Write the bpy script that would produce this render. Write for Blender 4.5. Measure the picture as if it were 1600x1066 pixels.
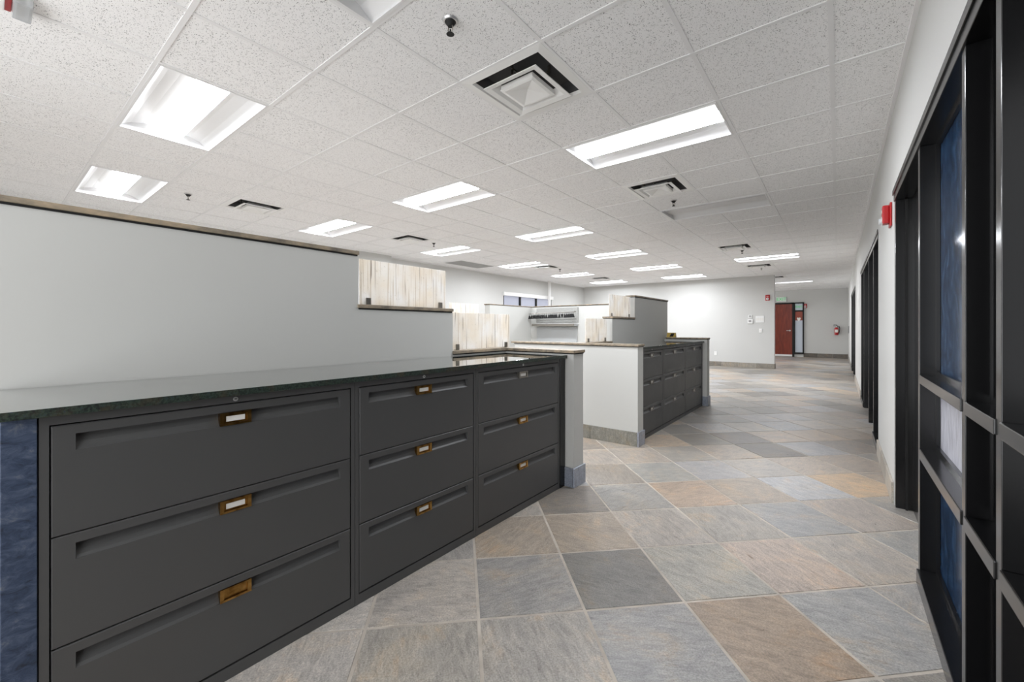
import bpy, bmesh, math, random
from mathutils import Vector, Matrix
random.seed(7)
for o in list(bpy.data.objects): bpy.data.objects.remove(o)
S = bpy.context.scene
COL = S.collection

# ------------------------------------------------------------------ camera, world, exposure
F_PX, HORIZON = 650.0, 511.5
TH = math.atan(510/650)
CAMZ = 1.22
cd = bpy.data.cameras.new('camera'); cam = bpy.data.objects.new('camera', cd); COL.objects.link(cam)
cam.location = (0, 0, CAMZ); cam.rotation_euler = (math.pi/2, 0, TH)
cd.sensor_width = 36; cd.lens = F_PX/1600*36; cd.shift_y = (HORIZON-533)/1600
cd.clip_start = .01; cd.clip_end = 100
S.camera = cam
W = bpy.data.worlds.new('world'); S.world = W; W.use_nodes = True
WORLD_STRENGTH = 2.7
W.node_tree.nodes['Background'].inputs[0].default_value = (.97, .985, 1.01, 1)
W.node_tree.nodes['Background'].inputs[1].default_value = WORLD_STRENGTH
S.view_settings.view_transform = 'Standard'; S.view_settings.look = 'None'
S.view_settings.exposure = 0.38; S.view_settings.gamma = 1; S.view_settings.use_curve_mapping = False
LAMP = 55.0            # radiance of a lit troffer lens

CZ = CAMZ+1.525       # ceiling height
XR, XL = .302, -7.7   # right and left wall faces
YF, YE, YB = 14.3, 20.7, -1.25
GX = lambda k: -0.03-.61*k
GY = lambda m: 1.23+.61*m

# ------------------------------------------------------------------ materials
def srgb(r, g, b):
    f = lambda c: (c/255/12.92) if c/255 <= .04045 else ((c/255+.055)/1.055)**2.4
    return (f(r), f(g), f(b), 1)
def mat(name, col=(.5, .5, .5, 1), rough=.5, metal=0, **kw):
    m = bpy.data.materials.new(name); m.use_nodes = True
    b = m.node_tree.nodes['Principled BSDF']
    b.inputs['Base Color'].default_value = col; b.inputs['Roughness'].default_value = rough
    b.inputs['Metallic'].default_value = metal
    for k, v in kw.items(): b.inputs[k].default_value = v
    return m
def N(m, t, **props):
    n = m.node_tree.nodes.new(t)
    for k, v in props.items(): setattr(n, k, v)
    return n
def LK(m, a, b): m.node_tree.links.new(a, b)
def BS(m): return m.node_tree.nodes['Principled BSDF']
def ramp(m, fac, stops):
    r = N(m, 'ShaderNodeValToRGB'); LK(m, fac, r.inputs[0])
    el = r.color_ramp.elements
    while len(el) < len(stops): el.new(.5)
    for e, (p, c) in zip(el, stops): e.position = p; e.color = c
    return r
def coords(m, kind='Object', scale=(1, 1, 1), rot=(0, 0, 0), loc=None):
    tc = N(m, 'ShaderNodeTexCoord'); mp = N(m, 'ShaderNodeMapping')
    src = tc.outputs[kind] if kind != 'Position' else N(m, 'ShaderNodeNewGeometry').outputs['Position']
    LK(m, src, mp.inputs[0]); mp.inputs['Scale'].default_value = scale; mp.inputs['Rotation'].default_value = rot
    if loc is not None: LK(m, loc, mp.inputs['Location'])
    return mp.outputs[0]
def noise(m, vec, scale, detail=3, rough=.55, dist=0):
    n = N(m, 'ShaderNodeTexNoise'); LK(m, vec, n.inputs['Vector'])
    n.inputs['Scale'].default_value = scale; n.inputs['Detail'].default_value = detail
    n.inputs['Roughness'].default_value = rough; n.inputs['Distortion'].default_value = dist
    return n.outputs['Fac']
def mixc(m, fac, a, b, mode='MIX'):
    x = N(m, 'ShaderNodeMix', data_type='RGBA', blend_type=mode)
    for s, v in ((0, fac), (6, a), (7, b)):
        if hasattr(v, 'links'): LK(m, v, x.inputs[s])
        else: x.inputs[s].default_value = v
    return x.outputs[2]
def math_(m, op, a, b):
    x = N(m, 'ShaderNodeMath', operation=op)
    for s, v in ((0, a), (1, b)):
        if hasattr(v, 'links'): LK(m, v, x.inputs[s])
        else: x.inputs[s].default_value = v
    return x.outputs[0]
def bump(m, h, strength, dist=.01):
    b = N(m, 'ShaderNodeBump'); LK(m, h, b.inputs['Height'])
    b.inputs['Strength'].default_value = strength; b.inputs['Distance'].default_value = dist
    LK(m, b.outputs[0], BS(m).inputs['Normal'])

def paint(name, col, rough=.6):
    m = mat(name, col, rough)
    v = coords(m, 'Position')
    bump(m, noise(m, v, 260, 2), .06, .002)
    big = ramp(m, noise(m, v, 1.3, 2), [(.3, tuple(c*.975 for c in col[:3])+(1,)), (.7, col)])
    LK(m, big.outputs[0], BS(m).inputs['Base Color'])
    return m
M = {}
M['wall'] = paint('wall_paint', srgb(205, 205, 202))
M['partition'] = paint('partition_paint', srgb(202, 202, 198))
M['white'] = mat('white_metal', srgb(238, 238, 236), .4)
M['lightwhite'] = mat('reflector_white', srgb(228, 228, 228), .35)
M['cavity'] = mat('duct_cavity', srgb(84, 84, 84), .8)
M['charcoal'] = mat('charcoal_enamel', srgb(78, 78, 78), .42)
_v = coords(M['charcoal'], 'Position')
_r = ramp(M['charcoal'], noise(M['charcoal'], _v, 7, 4), [(.3, (.40,)*3+(1,)), (.75, (.46,)*3+(1,))])
LK(M['charcoal'], _r.outputs[0], BS(M['charcoal']).inputs['Roughness'])
M['black'] = mat('black_anodised', srgb(18, 18, 19), .2, 0, **{'Specular IOR Level': .5})
_v = coords(M['black'], 'Position', (1, 1, .15)); bump(M['black'], noise(M['black'], _v, 300, 2), .05, .001)
M['blackmatte'] = mat('black_matte', srgb(18, 18, 18), .7)
M['brass'] = mat('brass', srgb(168, 128, 66), .3, 1)
_v = coords(M['brass'], 'Object'); _n = noise(M['brass'], _v, 30, 3)
LK(M['brass'], ramp(M['brass'], _n, [(.3, srgb(110, 78, 36)), (.7, srgb(190, 150, 88))]).outputs[0], BS(M['brass']).inputs['Base Color'])
M['gilt'] = mat('gilt', srgb(206, 178, 96), .35, .3)
M['chrome'] = mat('chrome', srgb(205, 205, 205), .3, .6)
M['steel'] = mat('steel', srgb(150, 145, 138), .35, 1)
M['card'] = mat('card', srgb(232, 230, 224), .7)
M['runner'] = mat('ceiling_runner', srgb(236, 236, 236), .5)
M['red'] = mat('red_plastic', srgb(176, 26, 30), .3)
M['clear'] = mat('clear_lens', srgb(235, 238, 240), .1, 0, **{'Transmission Weight': .6})
M['grout'] = mat('grout', srgb(196, 186, 174), .85)
_v = coords(M['grout'], 'Position'); LK(M['grout'], ramp(M['grout'], noise(M['grout'], _v, 9, 4), [(.3, srgb(172, 163, 152)), (.7, srgb(205, 196, 184))]).outputs[0], BS(M['grout']).inputs['Base Color'])

# acoustic ceiling tile: white with small dark fissures
m = M['tile'] = mat('acoustic_tile', srgb(230, 230, 230), .9)
v = coords(m, 'Position')
n1 = noise(m, v, 190, 2, .5); n2 = noise(m, v, 70, 2, .6)
pit = ramp(m, math_(m, 'ADD', math_(m, 'MULTIPLY', n1, .75), math_(m, 'MULTIPLY', n2, .25)), [(.36, srgb(120, 120, 120)), (.42, srgb(247, 247, 247))])
LK(m, pit.outputs[0], BS(m).inputs['Base Color']); bump(m, pit.outputs[0], .35, .002)

# slate: object colour gives each tile its own hue
def slate(name, colour_src):
    m = mat(name, (.4, .4, .4, 1), .45)
    oi = N(m, 'ShaderNodeObjectInfo')
    if colour_src == 'object':
        base = oi.outputs['Color']; rnd = oi.outputs['Random']
    else:
        rnd = N(m, 'ShaderNodeNewGeometry').outputs['Random Per Island']
        base = ramp(m, rnd, [(0, srgb(150, 147, 143)), (.25, srgb(168, 152, 136)), (.5, srgb(140, 136, 132)), (.75, srgb(172, 162, 152)), (1, srgb(154, 156, 162))]).outputs[0]
    off = N(m, 'ShaderNodeCombineXYZ')
    LK(m, math_(m, 'MULTIPLY', rnd, 37.0), off.inputs[0]); LK(m, math_(m, 'MULTIPLY', rnd, 91.0), off.inputs[1])
    kind = 'Object' if colour_src == 'object' else 'Position'
    blot_v = coords(m, kind, (1, 1, 1), (0, 0, 0), off.outputs[0])
    vr = N(m, 'ShaderNodeVectorRotate', rotation_type='Z_AXIS'); LK(m, blot_v, vr.inputs['Vector']); LK(m, math_(m, 'MULTIPLY', rnd, 23.0), vr.inputs['Angle'])
    st = N(m, 'ShaderNodeMapping'); LK(m, vr.outputs[0], st.inputs[0]); st.inputs['Scale'].default_value = (1, 3.6, 1)
    streak = noise(m, st.outputs[0], 11, 9, .72, .9)
    fine = noise(m, blot_v, 150, 3, .65)
    blot = noise(m, blot_v, 4.2, 6, .62, 1.0)
    cl = noise(m, st.outputs[0], 5, 6, .6, 1.5)
    c1 = mixc(m, 1.0, base, ramp(m, streak, [(.30, (.66, .65, .64, 1)), (.5, (.98, .98, .97, 1)), (.70, (1.28, 1.26, 1.24, 1))]).outputs[0], 'MULTIPLY')
    c2 = mixc(m, 1.0, c1, ramp(m, blot, [(.3, (.84, .85, .87, 1)), (.5, (1, 1, 1, 1)), (.72, (1.14, 1.08, .99, 1))]).outputs[0], 'MULTIPLY')
    c3 = mixc(m, 1.0, c2, ramp(m, fine, [(.3, (.70,)*3+(1,)), (.7, (1.26,)*3+(1,))]).outputs[0], 'MULTIPLY')
    rust = ramp(m, math_(m, 'MULTIPLY', cl, blot), [(.30, (0, 0, 0, 1)), (.40, (.55, .55, .55, 1))]).outputs[0]
    c4 = mixc(m, rust, c3, mixc(m, 1.0, c3, (1.15, .99, .84, 1), 'MULTIPLY'))
    LK(m, c4, BS(m).inputs['Base Color'])
    LK(m, ramp(m, streak, [(.3, (.26,)*3+(1,)), (.7, (.46,)*3+(1,))]).outputs[0], BS(m).inputs['Roughness'])
    h = math_(m, 'ADD', math_(m, 'MULTIPLY', streak, 1.0), math_(m, 'MULTIPLY', fine, .25))
    bump(m, h, .4, .006)
    return m
M['slate'] = slate('slate', 'object'); M['slate_far'] = slate('slate_far', 'island')

# dark green granite worktop
m = M['granite'] = mat('granite', (.03, .04, .035, 1), .03, 0, **{'IOR': 2.8, 'Coat Weight': 1.0, 'Coat Roughness': .02})
v = coords(m, 'Position'); n = noise(m, v, 140, 4, .7); nb = noise(m, v, 18, 3)
c = ramp(m, n, [(.36, srgb(14, 18, 18)), (.5, srgb(36, 50, 44)), (.58, srgb(58, 70, 56)), (.66, srgb(34, 48, 66))])
LK(m, mixc(m, ramp(m, nb, [(.5, (0, 0, 0, 1)), (.65, (.4,)*3+(1,))]).outputs[0], c.outputs[0], srgb(78, 62, 44)), BS(m).inputs['Base Color'])
m = M['granite_edge'] = M['granite'].copy(); m.name = 'granite_edge'
b = BS(m); b.inputs['Roughness'].default_value = .5; b.inputs['IOR'].default_value = 1.5; b.inputs['Coat Weight'].default_value = 0
# stone coping on the partitions
m = M['coping'] = mat('stone_coping', srgb(150, 138, 122), .5)
v = coords(m, 'Position', (1, .5, 1)); n = noise(m, v, 22, 5, .65)
LK(m, ramp(m, n, [(.3, srgb(104, 96, 86)), (.5, srgb(146, 134, 116)), (.7, srgb(178, 158, 132))]).outputs[0], BS(m).inputs['Base Color']); bump(m, n, .3, .004)
# blue slate panel
m = M['blue'] = mat('blue_slate', srgb(52, 66, 92), .55)
v = coords(m, 'Position', (1, 1, 1.8)); n = noise(m, v, 22, 8, .7, .6)
LK(m, ramp(m, n, [(.32, srgb(28, 38, 54)), (.45, srgb(48, 62, 86)), (.58, srgb(70, 82, 104)), (.72, srgb(110, 112, 118))]).outputs[0], BS(m).inputs['Base Color']); bump(m, n, .4, .005)
# streaked dark blue, streaked pale and plain dark panes of the storefront
m = M['bluepane'] = mat('streaked_blue_glass', srgb(20, 40, 66), .12, 0, **{'Specular IOR Level': .2})
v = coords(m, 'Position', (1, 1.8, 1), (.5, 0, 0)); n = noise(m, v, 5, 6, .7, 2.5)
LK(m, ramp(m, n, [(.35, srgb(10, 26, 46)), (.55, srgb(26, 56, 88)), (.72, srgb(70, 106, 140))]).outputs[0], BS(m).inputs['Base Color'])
m = M['palepane'] = mat('streaked_pale_glass', srgb(198, 198, 206), .35)
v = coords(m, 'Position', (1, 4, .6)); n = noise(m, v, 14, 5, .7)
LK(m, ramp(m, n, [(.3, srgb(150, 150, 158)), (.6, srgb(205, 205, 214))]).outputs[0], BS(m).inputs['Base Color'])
M['darkglass'] = mat('dark_glass', srgb(14, 15, 17), .06, 0, **{'Specular IOR Level': .3})
# resin panel with pressed grasses, translucent
m = M['resin'] = bpy.data.materials.new('grass_resin'); m.use_nodes = True
nt = m.node_tree; bs = nt.nodes['Principled BSDF']; bs.inputs['Roughness'].default_value = .2
v = coords(m, 'Position', (1, 1, .018), (0, 0, 0)); v2 = coords(m, 'Position', (1, 1, .03), (.16, 0, 0)); v3 = coords(m, 'Position', (1, 1, .8))
g1 = ramp(m, noise(m, v, 120, 1, .5, .15), [(.60, (0, 0, 0, 1)), (.67, (.65,)*3+(1,))]).outputs[0]
g2 = ramp(m, noise(m, v2, 80, 1, .5, .3), [(.66, (0, 0, 0, 1)), (.70, (.85,)*3+(1,))]).outputs[0]
g3 = ramp(m, noise(m, v3, 75, 3, .6, 1), [(.62, (0, 0, 0, 1)), (.7, (.45,)*3+(1,))]).outputs[0]
tint = ramp(m, noise(m, coords(m, 'Position'), 6, 2), [(.35, srgb(246, 240, 230)), (.65, srgb(252, 251, 249))]).outputs[0]
c = mixc(m, g1, tint, srgb(206, 194, 178)); c = mixc(m, g2, c, srgb(160, 150, 140)); c = mixc(m, g3, c, srgb(186, 182, 172))
LK(m, c, bs.inputs['Base Color'])
tr = N(m, 'ShaderNodeBsdfTranslucent'); LK(m, c, tr.inputs[0])
mx = N(m, 'ShaderNodeMixShader'); mx.inputs[0].default_value = .55
LK(m, bs.outputs[0], mx.inputs[1]); LK(m, tr.outputs[0], mx.inputs[2]); LK(m, mx.outputs[0], nt.nodes['Material Output'].inputs[0])
# lamp lens
m = M['lamp'] = bpy.data.materials.new('lamp_lens'); m.use_nodes = True
b = BS(m); b.inputs['Base Color'].default_value = (.9, .9, .9, 1); b.inputs['Emission Color'].default_value = (.955, .985, 1.04, 1); b.inputs['Emission Strength'].default_value = LAMP
m = M['lampside'] = bpy.data.materials.new('lamp_basket'); m.use_nodes = True
b = BS(m); b.inputs['Base Color'].default_value = (.9, .9, .9, 1); b.inputs['Emission Color'].default_value = (.99, .995, 1, 1); b.inputs['Emission Strength'].default_value = LAMP*.018
M['lampoff'] = mat('lamp_lens_off', srgb(214, 214, 214), .5)
m = M['green'] = mat('exit_green', srgb(40, 160, 90), .4); BS(m).inputs['Emission Color'].default_value = srgb(40, 190, 100); BS(m).inputs['Emission Strength'].default_value = .5
# mahogany door
m = M['mahogany'] = mat('mahogany', srgb(120, 44, 26), .35)
v = coords(m, 'Position', (6, 6, .5)); n = noise(m, v, 6, 4, .6, .6)
LK(m, ramp(m, n, [(.3, srgb(92, 30, 18)), (.7, srgb(138, 56, 34))]).outputs[0], BS(m).inputs['Base Color'])
M['sidelight'] = mat('sidelight_frost', srgb(196, 204, 214), .4)
M['reddish'] = mat('red_brown_film', srgb(150, 66, 44), .4)
m = M['daylight_pane'] = mat('daylight_pane', srgb(120, 122, 130), .15); BS(m).inputs['Emission Color'].default_value = srgb(178, 182, 200); BS(m).inputs['Emission Strength'].default_value = .55
m = M['fabric'] = mat('grey_fabric', srgb(168, 168, 164), .9)
n = noise(m, coords(m, 'Position'), 90, 3); LK(m, ramp(m, n, [(.35, srgb(140, 140, 136)), (.65, srgb(186, 186, 182))]).outputs[0], BS(m).inputs['Base Color'])
M['board'] = mat('grey_board', srgb(176, 178, 178), .2)
M['return'] = mat('return_grille', srgb(168, 168, 166), .7)

# ------------------------------------------------------------------ mesh helpers
def bx(bm, x0, x1, y0, y1, z0, z1):
    vs = [bm.verts.new(p) for p in ((x0, y0, z0), (x1, y0, z0), (x1, y1, z0), (x0, y1, z0), (x0, y0, z1), (x1, y0, z1), (x1, y1, z1), (x0, y1, z1))]
    for f in ((3, 2, 1, 0), (4, 5, 6, 7), (0, 1, 5, 4), (1, 2, 6, 5), (2, 3, 7, 6), (3, 0, 4, 7)): bm.faces.new([vs[i] for i in f])
def cyl(bm, c, r0, r1, h, seg=20, axis='Z'):
    mt = Matrix.Translation(c)
    if axis == 'X': mt = mt @ Matrix.Rotation(math.pi/2, 4, 'Y')
    if axis == 'Y': mt = mt @ Matrix.Rotation(-math.pi/2, 4, 'X')
    bmesh.ops.create_cone(bm, cap_ends=True, segments=seg, radius1=r0, radius2=r1, depth=h, matrix=mt @ Matrix.Translation((0, 0, h/2)))
def tube(bm, pts, r, seg=8):
    pts = [Vector(p) for p in pts]; rings = []
    for i, p in enumerate(pts):
        d = (pts[min(i+1, len(pts)-1)]-pts[max(i-1, 0)]).normalized()
        a = d.orthogonal().normalized(); b2 = d.cross(a)
        rings.append([bm.verts.new(p+r*(math.cos(t)*a+math.sin(t)*b2)) for t in [2*math.pi*j/seg for j in range(seg)]])
    for A, B in zip(rings, rings[1:]):
        for j in range(seg): bm.faces.new((A[j], A[(j+1) % seg], B[(j+1) % seg], B[j]))
    bm.faces.new(rings[0][::-1]); bm.faces.new(rings[-1])
def mesh_of(bm, name, m, bevel=0, smooth=False):
    if bevel: bmesh.ops.bevel(bm, geom=list(bm.edges), offset=bevel, segments=2, affect='EDGES', profile=.6, clamp_overlap=True)
    bmesh.ops.recalc_face_normals(bm, faces=bm.faces)
    me = bpy.data.meshes.new(name); bm.to_mesh(me); bm.free()
    me.materials.append(M[m] if isinstance(m, str) else m)
    if smooth:
        for p in me.polygons: p.use_smooth = True
    return me
def obj(name, bm, m, parent=None, bevel=0, smooth=False, loc=None):
    o = bpy.data.objects.new(name, mesh_of(bm, name, m, bevel, smooth)); COL.objects.link(o)
    if parent: o.parent = parent
    if loc: o.location = loc
    return o
def box(name, x0, x1, y0, y1, z0, z1, m, parent=None, bevel=0):
    bm = bmesh.new(); bx(bm, min(x0, x1), max(x0, x1), min(y0, y1), max(y0, y1), z0, z1); return obj(name, bm, m, parent, bevel)
def raw(name, verts, faces, m, parent=None):
    me = bpy.data.meshes.new(name); me.from_pydata(verts, [], faces); me.update(); me.materials.append(M[m])
    bm = bmesh.new(); bm.from_mesh(me); bmesh.ops.recalc_face_normals(bm, faces=bm.faces); bm.to_mesh(me); bm.free()
    o = bpy.data.objects.new(name, me); COL.objects.link(o)
    if parent: o.parent = parent
    return o
def tag(o, label, cat, group=None):
    o['label'] = label; o['category'] = cat
    if group: o['group'] = group
    return o
def thing(name, label, cat, loc=(0, 0, 0), group=None):
    o = bpy.data.objects.new(name, None); o.empty_display_size = .1; COL.objects.link(o); o.location = loc
    return tag(o, label, cat, group)
def struct(o, label=None):
    o['kind'] = 'structure'
    if label: o['label'] = label
    return o
def sempty(name, label):
    o = bpy.data.objects.new(name, None); COL.objects.link(o); return struct(o, label)
def text(name, body, size, m, parent, loc, rot, depth=.001):
    cu = bpy.data.curves.new(name, 'FONT'); cu.body = body; cu.size = size; cu.extrude = depth; cu.align_x = 'CENTER'; cu.align_y = 'CENTER'
    t = bpy.data.objects.new(name+'_tmp', cu); COL.objects.link(t)
    bpy.context.view_layer.update()
    me = bpy.data.meshes.new_from_object(t.evaluated_get(bpy.context.evaluated_depsgraph_get()))
    bpy.data.objects.remove(t); bpy.data.curves.remove(cu)
    me.materials.clear(); me.materials.append(M[m])
    o = bpy.data.objects.new(name, me); COL.objects.link(o); o.location = loc; o.rotation_euler = rot; o.parent = parent
    return o
def to_px(x, y, z):
    f = -math.sin(TH)*x+math.cos(TH)*y; r = math.cos(TH)*x+math.sin(TH)*y
    if f < .05: return None
    return 800+F_PX*r/f, HORIZON-F_PX*(z-CAMZ)/f, f

# ------------------------------------------------------------------ floor
fl = struct(box('floor', XL-.2, 3.2, YB, YE+.3, -.12, -.0028, 'grout'), 'slate tile floor laid diagonally with pale grout joints')
TS, FX0, FY0, FH = .4572, -1.183, 1.928, .3233
known = {(-1, -4): (182, 176, 172), (-3, -2): (182, 176, 172), (1, -4): (168, 160, 152), (-3, -4): (178, 172, 168), (-2, -3): (184, 178, 174), (0, -3): (170, 164, 156), (-1, -2): (176, 168, 161), (1, -2): (164, 159, 154), (-2, -1): (166, 161, 157),  # nearest tiles lightened in colour to make up for dim light there
 (0, -1): (154, 152, 152), (2, -1): (150, 150, 153), (-1, 0): (168, 152, 134), (1, 0): (122, 119, 117), (3, 0): (170, 144, 118), (0, 1): (172, 154, 134),
 (2, 1): (168, 165, 156), (4, 1): (156, 157, 159), (-1, 2): (140, 131, 124), (1, 2): (166, 158, 151), (3, 2): (180, 160, 146), (5, 2): (152, 151, 152),
 (0, 3): (152, 150, 148), (2, 3): (158, 152, 144), (4, 3): (166, 158, 151), (1, 4): (178, 153, 130), (3, 4): (148, 150, 154), (5, 4): (160, 160, 160),
 (2, 5): (172, 157, 140), (4, 5): (168, 156, 148), (-1, 4): (160, 150, 140), (0, 5): (158, 158, 156), (1, 6): (160, 160, 166), (3, 6): (164, 168, 178), (5, 6): (158, 154, 150),
 (4, 7): (196, 164, 124), (2, 7): (164, 158, 152), (1, 8): (166, 152, 138), (3, 8): (172, 156, 140), (2, 9): (120, 112, 105), (1, 10): (124, 116, 110), (3, 10): (150, 152, 160),
 (0, 7): (158, 152, 145), (0, 9): (140, 135, 128), (4, 9): (160, 146, 134), (2, 11): (170, 152, 134), (4, 11): (150, 140, 132), (-1, 6): (176, 164, 154), (-2, 5): (178, 166, 156), (-2, 7): (160, 150, 140)}
palette = [(150, 148, 146), (140, 137, 134), (168, 152, 136), (176, 156, 134), (160, 160, 164), (166, 160, 152), (130, 125, 120), (158, 146, 136), (154, 158, 166), (186, 166, 142), (172, 164, 156)]
def tile_mesh(i):
    rr = random.Random(i); h = TS/2-.0035; bm = bmesh.new(); n = 3; e = .004
    ts = [-h+e, -h/3, h/3, h-e]
    g = [[bm.verts.new((x+(rr.uniform(-.0012, .0012) if 0 < a < n else 0), y, -.0008+rr.uniform(-.0006, .0008))) for b, y in enumerate(ts)] for a, x in enumerate(ts)]
    for a in range(n):
        for b in range(n): bm.faces.new((g[a][b], g[a+1][b], g[a+1][b+1], g[a][b+1]))
    c = [g[0][0], g[n][0], g[n][n], g[0][n]]
    edge = [[g[a][0] for a in range(n+1)], [g[n][b] for b in range(n+1)], [g[a][n] for a in range(n, -1, -1)], [g[0][b] for b in range(n, -1, -1)]]
    low = [bm.verts.new((sx*(h+rr.uniform(-.001, .001)), sy*(h+rr.uniform(-.001, .001)), -.012)) for sx, sy in ((-1, -1), (1, -1), (1, 1), (-1, 1))]
    for q in range(4): bm.faces.new(edge[q][::-1]+[low[q], low[(q+1) % 4]])
    return mesh_of(bm, 'floor_tile', 'slate')
tmeshes = [tile_mesh(i) for i in range(6)]
cand = []
for mm in range(-14, 62):
    for k in range(-22, 7):
        if (k+mm) % 2 == 0: continue
        x, y = FX0+FH*k, FY0+FH*mm
        if x < XL or y < -2 or y > YE+.3: continue
        p = to_px(x, y, 0)
        ins = p is not None and -60 < p[0] < 1660 and 500 < p[1] < 1180
        # things in the way: the two counters and cubicle behind them
        hid = (x < -2.0 and y < 2.4) or (x < -2.5 and y < 3.9) or (x < -1.98 and 4.4 < y < 6.9) or (-3.2 < x < -2 and 4.4 < y < 8.4) or (x < -2.6 and y > 4.2 and y < 11) or (y > 14.6 and x < -1.9) or x < -5.2
        cand.append(((0 if ins and not hid else 100)+(p[2] if p else 50), k, mm, x, y))
cand.sort()
def tcol(k, mm): return known.get((k, mm)) or random.choice(palette)
for r, (s, k, mm, x, y) in enumerate(cand):
    if r >= 300 or s >= 100: break
    o = bpy.data.objects.new('floor_tile', random.choice(tmeshes)); COL.objects.link(o); o.parent = fl
    o.location = (x, y, random.uniform(-.0006, .0006)); o.rotation_euler = (random.uniform(-.0008, .0008), random.uniform(-.0008, .0008), math.pi/4+math.pi/2*random.randrange(4))
    c = srgb(*tcol(k, mm)); j = random.uniform(.98, 1.14); gm = (c[0]+c[1]+c[2])/3; o.color = tuple((gm+(v_-gm)*.55)*j*w_ for v_, w_ in zip(c[:3], (1.035, 1.0, .945)))+(1,)
last = r
bm = bmesh.new(); q = TS/math.sqrt(2)-.004
for s, k, mm, x, y in cand[last:]:
    vs = [bm.verts.new((x+q*math.cos(a), y+q*math.sin(a), 0)) for a in (0, math.pi/2, math.pi, 1.5*math.pi)]
    lo = [bm.verts.new((v_.co.x, v_.co.y, -.012)) for v_ in vs]
    bm.faces.new(vs)
    for i in range(4): bm.faces.new((vs[(i+1) % 4], vs[i], lo[i], lo[(i+1) % 4]))
o = obj('distant_floor_tiles', bm, 'slate_far', fl); o['kind'] = 'stuff'

# ------------------------------------------------------------------ walls
T = .16
wr = struct(sempty('wall_right', 'long off-white right wall broken by black framed office fronts'))
FRONT_A, FRONT_B, FRONT_C = (-1.2, 3.86), (5.32, 9.2), (12.2, 15.9)
HEAD = 2.13
prev = YB
for a, b in (FRONT_A, FRONT_B, FRONT_C):
    if a > prev: box('wall_section', XR, XR+T, prev, a, 0, CZ+.02, 'wall', wr)
    box('wall_section', XR, XR+T, a, b, HEAD, CZ+.02, 'wall', wr); prev = b
box('wall_section', XR, XR+T, prev, YE+T, 0, CZ+.02, 'wall', wr)
wl = struct(sempty('wall_left', 'far off-white side wall with a high window'))
WY0, WY1, WZ0, WZ1 = 9.4, 12.0, .95, 2.24
box('wall_section', XL-T, XL, YB, WY0, 0, CZ+.02, 'wall', wl); box('wall_section', XL-T, XL, WY1, YF+T, 0, CZ+.02, 'wall', wl)
box('wall_section', XL-T, XL, WY0, WY1, 0, WZ0, 'wall', wl); box('wall_section', XL-T, XL, WY0, WY1, WZ1, CZ+.02, 'wall', wl)
box('pilaster', XL, XL+.16, 4.6, 5.42, 0, CZ+.01, 'wall', wl)
XC = -1.47
struct(box('light_block_wall', XL-T, -3.6, YB-T, YB, 0, CZ+.02, 'wall'), 'unseen off-white wall added behind the near cubicle as a light block')  # added out of view to keep surround light off the left ceiling
wf = struct(box('wall_front', XL-T, XC, YF, YF+T, 0, CZ+.02, 'wall'), 'bright off-white end wall of the open office')
we = struct(box('wall_corridor', -4.2, XR+T, YE, YE+T, 0, CZ+.02, 'wall'), 'grey shaded wall at the far end of the corridor')
# dark offices behind the right-hand glass
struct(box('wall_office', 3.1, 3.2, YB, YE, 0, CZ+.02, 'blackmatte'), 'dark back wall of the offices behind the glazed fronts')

# slate baseboards, one piece per tile
def baseboard(name, label, p0, p1, normal, h=.145, t=.014, piece=.455, tone=(150, 147, 142)):
    e = sempty(name, label)
    p0, p1 = Vector(p0), Vector(p1); L = (p1-p0).length; n = max(1, round(L/piece)); d = (p1-p0)/n; nv = Vector(normal)
    ln = d.length; ux = d.normalized()
    bm = bmesh.new(); bx(bm, 0, ln-.004, 0, t, 0, h)
    me = mesh_of(bm, 'baseboard_tile', 'slate', .002)
    zr = math.atan2(ux.y, ux.x); flip = (Vector((-ux.y, ux.x))-nv).length > 1
    for i in range(n):
        o = bpy.data.objects.new('baseboard_tile', me); COL.objects.link(o); o.parent = e
        s = p0+d*i
        if flip: s = s+nv*t
        o.location = (s.x, s.y, 0); o.rotation_euler = (0, 0, zr)
        _j = random.randint(-14, 14); c = srgb(*[v_+_j for v_ in tone]); o.color = c
    return e
baseboard('baseboard_right_near', 'slate baseboard between the near doorway and the next office front', (XR, 3.90), (XR, 5.30), (-1, 0), tone=(164, 158, 148))
baseboard('baseboard_right_middle', 'slate baseboard along the right wall between the distant office fronts', (XR, 9.24), (XR, 12.18), (-1, 0), tone=(176, 168, 158))
baseboard('baseboard_right_far', 'slate baseboard at the corridor end of the right wall', (XR, 15.94), (XR, YE), (-1, 0))
baseboard('baseboard_front', 'slate baseboard under the bright end wall', (-7.6, YF), (XC, YF), (0, -1), tone=(146, 140, 130))
baseboard('baseboard_corner', 'slate baseboard on the end of the end wall', (XC, YF-.014), (XC, YF+T), (1, 0), h=.145, tone=(110, 104, 98))
baseboard('baseboard_corridor', 'dark slate baseboard below the fire extinguisher wall', (-1.12, YE), (XR, YE), (0, -1), h=.17, tone=(104, 98, 90))

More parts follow.
